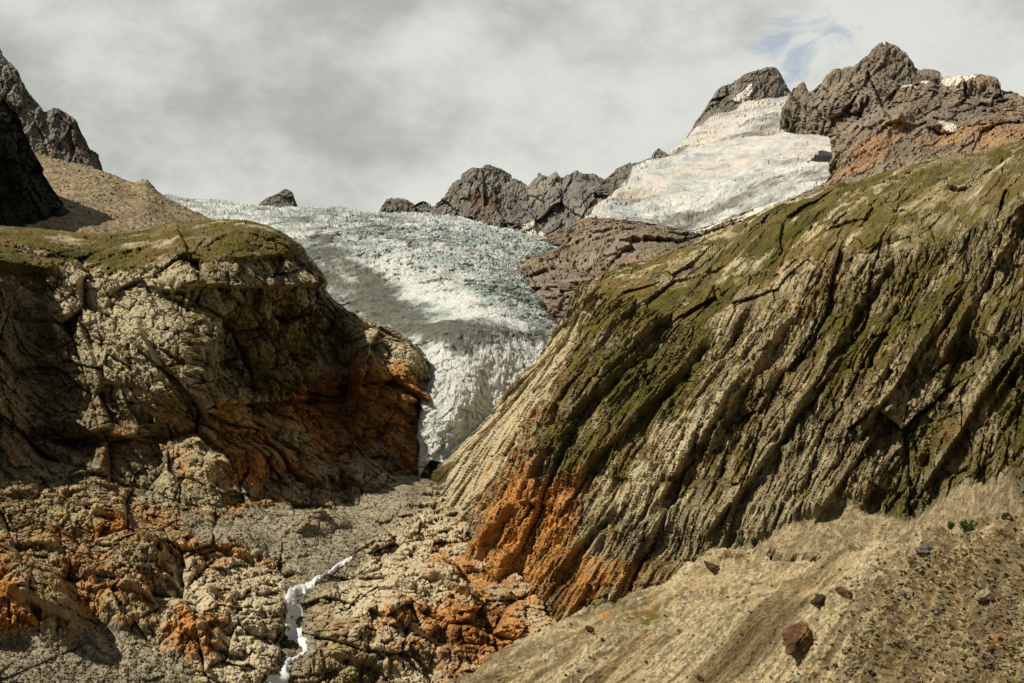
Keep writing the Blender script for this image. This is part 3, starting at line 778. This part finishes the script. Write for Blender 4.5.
# ---- far peak
E = Land([
    [(640, 190, 2250), (700, 165, 2250), (730, 140, 2320), (770, 125, 2400), (830, 165, 2420)],
    [(655, 168, 2320), (695, 140, 2330), (722, 112, 2400), (760, 96, 2470), (795, 105, 2500), (825, 155, 2500)],
    [(660, 160, 2420), (675, 151, 2430), (684, 140, 2440), (692, 128, 2450), (700, 115, 2460), (710, 100, 2480), (722, 87, 2500), (735, 80, 2520), (748, 73, 2530), (758, 69, 2540), (768, 66, 2540), (776, 68, 2540), (782, 77, 2540), (789, 92, 2540), (797, 112, 2540), (818, 150, 2540)],
    [(660, 190, 2650), (750, 120, 2750), (818, 190, 2750)],
], step=.8)
E.warp(60, 4, 123); crag(E, 18, 80, 1400, .5, fine=1.0, tilt=1.3, jag=.2, stretch=(np.array([.5, 0, .85]), .5), crack=.05); crag(E, 6, 22, 1420, .6, stretch=(np.array([.5, 0, .85]), .5), crack=.06, octv=4)
E.attr['snow'] = E.zone([(734, 99), (742, 91), (752, 83), (752, 92), (744, 102), (736, 103)], 2); E.attr['rust'] = .25 + 0 * E.t
E.build("mountain_far", M_GREY, "farther pointed grey summit behind the snowfield with a white snow patch", "mountain")

# ---- summit on the right
Q = Land([
    [(800, 225, 1100), (850, 215, 1080), (950, 190, 1000), (1110, 160, 900)],
    [(818, 198, 1230), (860, 185, 1220), (930, 165, 1180), (1110, 135, 1050)],
    [(832, 160, 1324), (870, 150, 1302), (930, 132, 1296), (1000, 122, 1268), (1110, 122, 1220)],
    [(830, 138, 1422), (860, 122, 1400), (900, 108, 1378), (940, 106, 1378), (1000, 110, 1351), (1110, 117, 1324)],
    [(786, 132, 1532), (800, 116, 1522), (840, 98, 1483), (885, 76, 1456), (930, 86, 1434), (1000, 100, 1400), (1110, 112, 1378)],
    [(782, 124, 1560), (787, 107, 1560), (795, 88, 1560), (803, 82, 1560), (809, 92, 1554), (818, 87, 1549), (827, 77, 1544), (835, 69, 1538), (843, 70, 1532), (853, 71, 1527), (860, 66, 1522), (868, 61, 1516), (876, 51, 1513), (884, 45, 1510), (894, 46, 1508), (903, 52, 1505), (912, 61, 1502),
     (918, 70, 1500), (928, 71, 1497), (937, 73, 1494), (945, 78, 1488), (960, 76, 1483), (976, 74, 1478), (988, 76, 1472), (996, 81, 1466), (1001, 91, 1461), (1012, 93, 1456), (1024, 95, 1450), (1110, 106, 1434)],
    [(792, 112, 1640), (885, 95, 1620), (1110, 125, 1540)],
])
Q.warp(50, 7, 133)
Q.bumps([(850, 150, 26, 14, -35, 16, 3), (900, 120, 30, 8, -40, 14, 3), (925, 135, 24, 10, -45, 14, 3), (975, 85, 20, 9, 0, 14, 3), (830, 105, 34, 22, -35, 12, 2), (880, 70, 16, 30, 0, 10, 2)])
crag(Q, 17, 60, 1500, .6, fine=1.0, tilt=1.4, jag=.22, stretch=(np.array([.45, .3, .8]) / .96, .35), lump=.9, crack=.06); crag(Q, 5.5, 18, 1520, .6, stretch=(np.array([.45, .3, .8]) / .96, .5), crack=.06, octv=4, flat=.4)
Q.n = Q.normals(); gn = fbm(Q.p, 50, 4, .55, 1530)
Q.attr['snow'] = np.clip(Q.zone([(938, 80), (955, 76), (978, 74), (962, 82), (945, 87)], 2) + Q.zone([(936, 127), (948, 124), (962, 128), (950, 133)], 2) + .9 * Q.zone([(900, 82), (912, 79), (918, 83), (905, 87)], 2) + .9 * Q.zone([(918, 79), (928, 77), (925, 84)], 1.5), 0, 1)
g2 = fbm(Q.p, 80, 5, .6, 1531)
Q.attr['rust'] = np.clip((.62 + .9 * g2) * Q.zone([(828, 190), (840, 165), (880, 135), (905, 125), (880, 160), (860, 190), (880, 200)], 8) + (.45 + .9 * g2) * Q.zone([(920, 140), (1000, 120), (1110, 110), (1110, 150), (1000, 150), (930, 160)], 12) + .25, 0, 1) * (1 - .9 * Q.zone([(780, 130), (800, 80), (890, 40), (930, 70), (860, 125)], 10))
Q.attr['scree'] = np.clip(.45 * Q.zone([(860, 100), (930, 85), (950, 100), (880, 130)], 10) + .4 * Q.zone([(840, 200), (900, 160), (1110, 130), (1110, 170), (860, 210)], 12), 0, 1) * (.8 + gn)
Q.attr['grass'] = .6 * Q.zone([(860, 185), (930, 165), (1110, 135), (1110, 200), (850, 240)], 10) * (.7 + gn)
Q.build("mountain_summit", M_PEAK, "brown rocky summit at upper right with orange scree flanks and small snow patches", "mountain")

# ------------------------------------------------------------------ the stream
import bmesh
from mathutils import Vector, Matrix


def simple(name, c1, c2, scale, bump=.3, rough=.9, spec=.15):
    m = NT(name)
    n = m.noise(scale, 8, .68); n2 = m.noise(scale * 5, 5, .7)
    c = m.mix(m.ramp(n, .35, .65), c2, c1)
    c = m.mix(m.ramp(n2, .3, .7), tuple(x * .75 for x in c2), c)
    return m.finish(c, m.math('ADD', n, m.math('MULTIPLY', n2, .5)), bump, .8, rough, spec)


M_FOAM = simple("white_water", (.90, .91, .89), (.72, .74, .72), .9, .3, .35, .4)
rng = random.Random(7)


def stream(pts, name, label):
    """white water draped over the gorge floor: (px, py, half width px)"""
    P2 = np.array(pts, float)
    seg = np.r_[0, np.cumsum(np.hypot(*np.diff(P2[:, :2], axis=0).T))]
    tt = np.arange(0, seg[-1], .6)
    cx, cy, hw = (pchip(seg, P2[:, k], tt) for k in range(3))
    tx, ty = np.gradient(cx), np.gradient(cy); ln = np.hypot(tx, ty); tx, ty = tx / ln, ty / ln
    K = 9
    bm = bmesh.new()
    G_ = np.zeros((len(tt), K, 3)); rg = np.random.RandomState(5)
    e1 = pchip(np.arange(0, len(tt) + 5, 3.), .7 + .7 * rg.rand(len(np.arange(0, len(tt) + 5, 3.))), np.arange(len(tt)))
    e2 = pchip(np.arange(0, len(tt) + 5, 3.), .7 + .7 * rg.rand(len(np.arange(0, len(tt) + 5, 3.))), np.arange(len(tt)))
    for j in range(len(tt)):
        for k in range(K):
            u = k / (K - 1) * 2 - 1
            o = u * hw[j] * (e1[j] if u < 0 else e2[j])
            G_[j, k] = V.at(cx[j] - ty[j] * o, cy[j] + tx[j] * o)[0]
    for _ in range(3):
        G_[1:-1] = (G_[1:-1] * 2 + G_[:-2] + G_[2:]) / 4
        G_[:, 1:-1] = (G_[:, 1:-1] * 2 + G_[:, :-2] + G_[:, 2:]) / 4
    uu = np.linspace(-1, 1, K)
    G_ = G_ + (.8 * (1 - uu ** 2) - .12)[None, :, None] * np.array([0, -.5, .8]) + TOCAM * .6
    G_ = G_ + .6 * perlin(G_.reshape(-1, 3) / .9, 3).reshape(len(tt), K, 1) * np.array([0, -.3, 1.])
    rows = [[bm.verts.new(q) for q in r_] for r_ in G_]
    for a_, b_ in zip(rows[:-1], rows[1:]):
        for k in range(K - 1):
            bm.faces.new((a_[k], a_[k + 1], b_[k + 1], b_[k]))
    me = bpy.data.meshes.new(name); bm.to_mesh(me); bm.free()
    for f in me.polygons: f.use_smooth = True
    me.materials.append(M_FOAM)
    o = bpy.data.objects.new(name, me); COL.objects.link(o)
    o["kind"] = "structure"; o["label"] = label; o["category"] = "stream"
    return o


stream([(352, 557, 1.2), (343, 562, 1.8), (336, 567, 2.0), (330, 572, 1.0), (324, 575, .8), (319, 576, 1.2), (311, 583, 3), (302, 588, 4.5), (293, 594, 6), (292, 603, 5),
        (297, 610, 6), (293, 618, 6), (291, 626, 5), (295, 633, 6.5), (302, 641, 5), (305, 648, 2.2), (301, 654, 1.0), (294, 658, 1.2), (288, 662, 2.5), (286, 668, 4), (283, 676, 7),
        (277, 684, 9), (270, 694, 9)], "stream", "narrow white stream tumbling down the gorge to the bottom edge")

# ------------------------------------------------------------------ boulders and shrubs
M_B = {
    'rusty': simple("rusty_boulder", (.24, .13, .055), (.07, .036, .018), .8, .3),
    'dark': simple("dark_boulder", (.09, .07, .045), (.035, .026, .018), .9, .3),
    'pale': simple("pale_boulder", (.42, .35, .22), (.22, .175, .10), .9, .25),
    'grey': simple("grey_boulder", (.26, .24, .18), (.11, .10, .075), .9, .25),
}


def boulder_mesh(seed, size, mat):
    """an angular block about 2 units across before its own size is applied"""
    bm = bmesh.new(); bmesh.ops.create_icosphere(bm, subdivisions=4, radius=1.0)
    v = np.array([x.co[:] for x in bm.verts])
    r = np.random.RandomState(seed)
    d = np.ones(len(v)) * 1.25
    for k in range(13):                                   # cleave it with random planes
        n = r.randn(3); n /= np.linalg.norm(n)
        c = v @ n
        d = np.where(c > .05, np.minimum(d, (.62 + .3 * r.rand()) / np.maximum(c, .05)), d)
    v = v * d[:, None]
    v += v * (.16 * fbm(v + seed, .8, 4, .55, seed) + .20 * facet(v + seed * 3.1, .7, seed)[0] + .08 * facet(v + seed * 1.7, .3, seed + 2)[0])[:, None]
    v *= np.array(size)
    for x, c in zip(bm.verts, v): x.co = Vector(c)
    me = bpy.data.meshes.new("boulder"); bm.to_mesh(me); bm.free()
    me.materials.append(mat)
    return me


def put(me, L, px, py, wpx, label, turn=0.0, name="boulder", group=None, sink=.25):
    p, n = L.at(px, py)
    r = wpx / 2 / F * float(p @ FW)
    o = bpy.data.objects.new(name, me); COL.objects.link(o)
    o.location = Vector(p + np.array([0, 0, 1.]) * r * (.55 - sink) + TOCAM * r * .3)
    o.scale = (r, r, r); o.rotation_euler = (rng.uniform(-.3, .3), turn, rng.uniform(0, 6.28))
    o["label"] = label; o["category"] = "boulder"
    if group: o["group"] = group
    return o


sp = [  # px, py of the foot, width, kind, shape, tilt, label
    (796, 638, 40, 'rusty', (1.3, .85, .5), -.5, "largest rusty brown block half buried in the pale moraine bank"),
    (817, 600, 17, 'dark', (1.0, .9, .6), -.4, "dark angular boulder just uphill of the largest rusty block"),
    (846, 593, 16, 'rusty', (1.1, .8, .5), -.6, "red brown slab of rock uphill of the dark angular boulder"),
    (712, 567, 18, 'rusty', (1.2, .8, .45), -.4, "dark rusty flat rock below the left end of the moraine crest"),
    (923, 549, 14, 'grey', (1.0, .9, .8), -.2, "wedge shaped grey boulder perched on the moraine crest"),
    (983, 598, 16, 'pale', (1.1, .9, .65), -.3, "pale rounded boulder lying in the dark rubble at far right"),
    (1004, 512, 11, 'dark', (1.0, .9, .9), 0, "dark grey boulder among grass tufts under the banded wall"),
    (907, 592, 14, 'pale', (1.1, .9, .6), -.4, "cream boulder lying on the upper edge of the brown rubble"),
    (698, 676, 6, 'rusty', (1.0, .9, .7), 0, "small orange stone low on the moraine at the bottom edge"),
    (590, 628, 9, 'dark', (1.2, .9, .6), -.3, "small dark stone on the left tip of the moraine bank"),
    (1012, 618, 10, 'grey', (1.0, .9, .7), -.2, "small grey boulder in the rubble near the right edge"),
]
for i, (px, py, wd, kd, sh, tl, lb) in enumerate(sp):
    put(boulder_mesh(40 + i, sh, M_B[kd]), N, px, py, wd, lb, tl, sink=.5)
kinds = [boulder_mesh(80 + i, (1, .85, .65), M_B[k]) for i, k in enumerate(['grey', 'grey', 'pale', 'dark', 'rusty', 'pale'])]
cnt = 0
while cnt < 90:
    px, py = rng.uniform(790, 1020), rng.uniform(540, 680)
    if px + .9 * (py - 540) < 935 + 25 * rng.random(): continue
    put(kinds[cnt % 6], N, px, py, rng.choice([2.5, 3, 3, 3.5, 4, 5, 6]), "small stone strewn over the brown rubble at the lower right", rng.uniform(-.5, .5),
        "stone", "stones strewn over the brown rubble", .15)["category"] = "stone"
    cnt += 1
cnt = 0
while cnt < 36:
    px, py = rng.uniform(500, 900), rng.uniform(575, 682)
    if px + 1.2 * (py - 575) < 650 or px + .9 * (py - 540) > 930: continue
    put(kinds[cnt % 6], N, px, py, rng.choice([1.6, 2, 2, 2.5, 3, 4]), "little stone lying on the smooth pale face of the moraine", rng.uniform(-.5, .5),
        "stone", "stones on the pale moraine face", .15)["category"] = "stone"
    cnt += 1
cnt = 0
while cnt < 60:
    px, py = rng.uniform(0, 215), rng.uniform(630, 682)
    if py < 625 + .22 * abs(px - 60): continue
    put(kinds[cnt % 6], V, px, py, rng.choice([1.6, 2, 2.5, 3, 3.5]), "little stone on the tan earth at the lower left", rng.uniform(-.5, .5),
        "stone", "stones on the tan earth at the lower left", .15)["category"] = "stone"
    cnt += 1
ravine = [
    (300, 527, 22, 'pale', "cream boulder at the foot of the rusty ledge above the gravel"), (322, 515, 16, 'pale', "pale upright block beside the cream boulder over the gravel"),
    (40, 500, 0, 'grey', ""),
]
for px, py, wd, kd, lb in ravine:
    if wd: put(boulder_mesh(120 + px, (1, .9, .8), M_B[kd]), V, px, py, wd, lb)

def rubble(L, wgt, count, smin, smax, name, mat, label, seed):
    """loose stones too many to count, lying in the ground's own patches of rubble"""
    r = np.random.RandomState(seed)
    wgt = np.where((L.px > -20) & (L.px < 1050) & (L.py < 700), wgt, 0); wgt = wgt / wgt.sum()
    k = r.choice(len(wgt), count, p=wgt)
    size = smin * (smax / smin) ** (r.rand(count) ** 2.2)
    base = np.array([(1, 0, 0), (-1, 0, 0), (0, 1, 0), (0, -1, 0), (0, 0, 1), (0, 0, -1)], float)
    fc = np.array([(0, 2, 4), (2, 1, 4), (1, 3, 4), (3, 0, 4), (2, 0, 5), (1, 2, 5), (3, 1, 5), (0, 3, 5)])
    v = base[None] * (1 + .5 * (r.rand(count, 6, 1) - .5)) + .35 * (r.rand(count, 6, 3) - .5)
    an = r.rand(count) * 6.28; c_, s_ = np.cos(an), np.sin(an)
    v[..., 2] *= .7
    v = np.stack([v[..., 0] * c_[:, None] - v[..., 1] * s_[:, None], v[..., 0] * s_[:, None] + v[..., 1] * c_[:, None], v[..., 2]], -1)
    v = v * size[:, None, None] + (L.p[k] + TOCAM * (size * .35)[:, None] + np.array([0, 0, 1.]) * (size * .25)[:, None])[:, None]
    me = bpy.data.meshes.new(name)
    f = (fc[None] + (np.arange(count) * 6)[:, None, None]).reshape(-1, 3)
    me.from_pydata(v.reshape(-1, 3).tolist(), [], f.tolist()); me.materials.append(mat)
    o = bpy.data.objects.new(name, me); COL.objects.link(o)
    o["kind"] = "stuff"; o["label"] = label; o["category"] = "rubble"


M_RUB = simple("loose_stone", (.36, .29, .17), (.10, .078, .045), .35, .1)
rubble(N, np.clip(.10 + sc * (.2 + n_rub), 0, 1) ** 1.3, 7000, .12, .75, "rubble", M_RUB, "loose stones and earth covering the moraine on the right", 1)
rubble(V, np.clip(v_grav + .05, 0, 1), 9000, .12, .8, "gravel", M_RUB, "grey gravel and cobbles spread over the gorge floor", 2)
rubble(R, np.clip(r_scree + .0, 0, 1), 2500, .1, .4, "scree", M_RUB, "fine scree of the cone at the foot of the banded wall", 3)
rubble(T, np.ones(len(T.p)), 2500, .3, 1.1, "scree", M_RUB, "scattered stones on the tan slope at upper left", 4)

M_LEAF = simple("shrub_leaf", (.12, .15, .03), (.06, .085, .02), .8, .1)
M_STEM = simple("shrub_stem", (.12, .09, .05), (.06, .045, .03), 3, .05)


def shrub(L, px, py, wpx, hpx, label, seed):
    p, n = L.at(px, py); sc_ = float(p @ FW) / F
    rx, hz = wpx / 2 * sc_, hpx * sc_
    root = bpy.data.objects.new("shrub", None); COL.objects.link(root)
    root.location = Vector(p); root["label"] = label; root["category"] = "shrub"
    r = random.Random(seed)
    bs, bl = bmesh.new(), bmesh.new()
    for k in range(7):
        a_ = r.uniform(0, 6.28); tip = Vector((math.cos(a_) * rx * r.uniform(.2, .9), math.sin(a_) * rx * r.uniform(.2, .9), hz * r.uniform(.5, .95)))
        m0 = Matrix.Translation(tip / 2) @ tip.to_track_quat('Z', 'Y').to_matrix().to_4x4()
        bmesh.ops.create_cone(bs, cap_ends=True, segments=6, radius1=.06 * rx, radius2=.02 * rx, depth=tip.length, matrix=m0)
        for q_ in range(130):
            c = tip * r.uniform(.35, 1.05) + Vector((r.gauss(0, .2) * rx, r.gauss(0, .2) * rx, r.gauss(0, .12) * hz))
            if c.z < 0: continue
            s1 = r.uniform(.10, .2) * min(rx, hz)
            u_ = Vector((r.gauss(0, 1), r.gauss(0, 1), r.gauss(0, 1))).normalized(); v_ = u_.orthogonal().normalized()
            vs = [bl.verts.new(c + w_) for w_ in (u_ * s1, v_ * s1 * .5, -u_ * s1, -v_ * s1 * .5)]
            bl.faces.new(vs)
    for nm, b_, mt in (("stem", bs, M_STEM), ("foliage", bl, M_LEAF)):
        me = bpy.data.meshes.new(nm); b_.to_mesh(me); b_.free(); me.materials.append(mt)
        o = bpy.data.objects.new(nm, me); COL.objects.link(o); o.parent = root


shrub(R, 741, 544, 10, 9, "bright green shrub at the left foot of the grey scree cone", 1)
shrub(R, 751, 545, 8, 9, "small dark green shrub touching the grey scree cone", 2)
shrub(N, 966, 530, 14, 12, "dark green shrub by the moraine at the right, under the banded wall", 3)
shrub(N, 955, 526, 9, 8, "low olive shrub uphill of the moraine crest boulder", 4)

# ------------------------------------------------------------------ low ground under everything
me = bpy.data.meshes.new("ground")
me.from_pydata([(-9000, -3000, -140), (9000, -3000, -140), (9000, 12000, -140), (-9000, 12000, -140)], [], [(0, 1, 2, 3)])
me.materials.append(M_B['grey'])
o = bpy.data.objects.new("ground", me); COL.objects.link(o); o["kind"] = "structure"; o["label"] = "low valley ground under and beyond the slopes"; o["category"] = "ground"

# ------------------------------------------------------------------ light
SUN_EL, SUN_AZ = math.radians(47), math.radians(-120)      # azimuth from the view direction (+Y), negative = left
sd = bpy.data.lights.new("sun", 'SUN'); so = bpy.data.objects.new("sun", sd); COL.objects.link(so)
sd.energy = 5.0; sd.angle = math.radians(.5); sd.color = (1.0, .92, .78)
dv = np.array([math.sin(SUN_AZ) * math.cos(SUN_EL), math.cos(SUN_AZ) * math.cos(SUN_EL), math.sin(SUN_EL)])
so.rotation_euler = Vector(tuple(dv)).to_track_quat('Z', 'Y').to_euler()

w = bpy.data.worlds.new("World"); S.world = w; w.use_nodes = True
t = w.node_tree; t.nodes.clear()
def wn(k): return t.nodes.new(k)
sky = wn('ShaderNodeTexSky'); sky.sky_type = 'NISHITA'; sky.sun_disc = False
sky.sun_elevation = SUN_EL; sky.sun_rotation = SUN_AZ
tc = wn('ShaderNodeTexCoord'); mp = wn('ShaderNodeMapping'); mp.inputs['Scale'].default_value = (1, 1, 1.5)
t.links.new(tc.outputs['Generated'], mp.inputs[0])
def wnoise(s, d, r, off=(0, 0, 0), dist=.3):
    m2 = wn('ShaderNodeMapping'); m2.inputs['Location'].default_value = off; t.links.new(mp.outputs[0], m2.inputs[0])
    n = wn('ShaderNodeTexNoise'); n.inputs['Scale'].default_value = s; n.inputs['Detail'].default_value = d
    n.inputs['Roughness'].default_value = r; n.inputs['Distortion'].default_value = dist
    t.links.new(m2.outputs[0], n.inputs['Vector']); return n.outputs['Fac']
def wramp(v, a, b, c=0, d=1):
    n = wn('ShaderNodeMapRange'); n.interpolation_type = 'SMOOTHSTEP'
    t.links.new(v, n.inputs['Value'])
    for k, x in zip(('From Min', 'From Max', 'To Min', 'To Max'), (a, b, c, d)): n.inputs[k].default_value = x
    return n.outputs[0]
def wmath(op, a, b):
    n = wn('ShaderNodeMath'); n.operation = op
    for s_, v in zip(n.inputs, (a, b)):
        if isinstance(v, (int, float)): s_.default_value = v
        else: t.links.new(v, s_)
    return n.outputs[0]
def wmix(f, a, b):
    n = wn('ShaderNodeMix'); n.data_type = 'RGBA'; ins = [s_ for s_ in n.inputs if s_.enabled]
    for s_, v in zip(ins, (f, a, b)):
        if isinstance(v, tuple): s_.default_value = (*v, 1)
        elif isinstance(v, float): s_.default_value = v
        else: t.links.new(v, s_)
    return [s_ for s_ in n.outputs if s_.enabled][0]
K_ = 1 / .1                                                # clouds are given as picture radiance over the 0.1 sky strength
n1 = wnoise(9, 8, .58, (.3, .1, .2), 0); n2 = wnoise(2.2, 4, .5, (4, 2, 1))
shade = wmath('ADD', wmath('MULTIPLY', n1, .6), wmath('MULTIPLY', n2, .4))
cl = wmix(wramp(shade, .35, .59), (.39 * K_, .405 * K_, .375 * K_), (.675 * K_, .68 * K_, .635 * K_))
# the bank of cloud lies over the peaks ahead; behind the camera and overhead the sky is broken
sep = wn('ShaderNodeSeparateXYZ'); t.links.new(tc.outputs['Generated'], sep.inputs[0])
bank = wramp(sep.outputs['Y'], .55, .85)
dim = wn('ShaderNodeVectorMath'); dim.operation = 'SCALE'; t.links.new(cl, dim.inputs[0]); t.links.new(wmath('MULTIPLY_ADD', bank, .7), dim.inputs['Scale'])
dim.inputs['Scale'].links[0].from_node.inputs[2].default_value = .30
cl = dim.outputs[0]
hole = wn('ShaderNodeVectorMath'); hole.operation = 'DISTANCE'
hv = P(np.array([790.]), np.array([50.]), np.array([1.]))[0]; hv /= np.linalg.norm(hv)
t.links.new(tc.outputs['Generated'], hole.inputs[0]); hole.inputs[1].default_value = tuple(hv)
gap = wramp(wmath('ADD', hole.outputs['Value'], wmath('MULTIPLY', wmath('SUBTRACT', wnoise(16, 6, .6, (2, 7, 3), .8), .5), .2)), -.022, .032)
broken = wramp(wnoise(2.6, 6, .55, (9, 3, 5)), .3, .5)
cover = wmath('MULTIPLY', wmath('MAXIMUM', bank, wmath('MULTIPLY', broken, .9)), wramp(gap, 0, 1, .42, 1))
bg = wn('ShaderNodeBackground'); bg.inputs['Strength'].default_value = .1
t.links.new(wmix(cover, sky.outputs[0], cl), bg.inputs['Color'])
ow = wn('ShaderNodeOutputWorld'); t.links.new(bg.outputs[0], ow.inputs['Surface'])

S.view_settings.view_transform = 'Standard'; S.view_settings.look = 'None'
S.view_settings.exposure = 0.12; S.view_settings.gamma = 1.0
S.render.engine = 'CYCLES'; S.cycles.max_bounces = 4; S.cycles.diffuse_bounces = 2
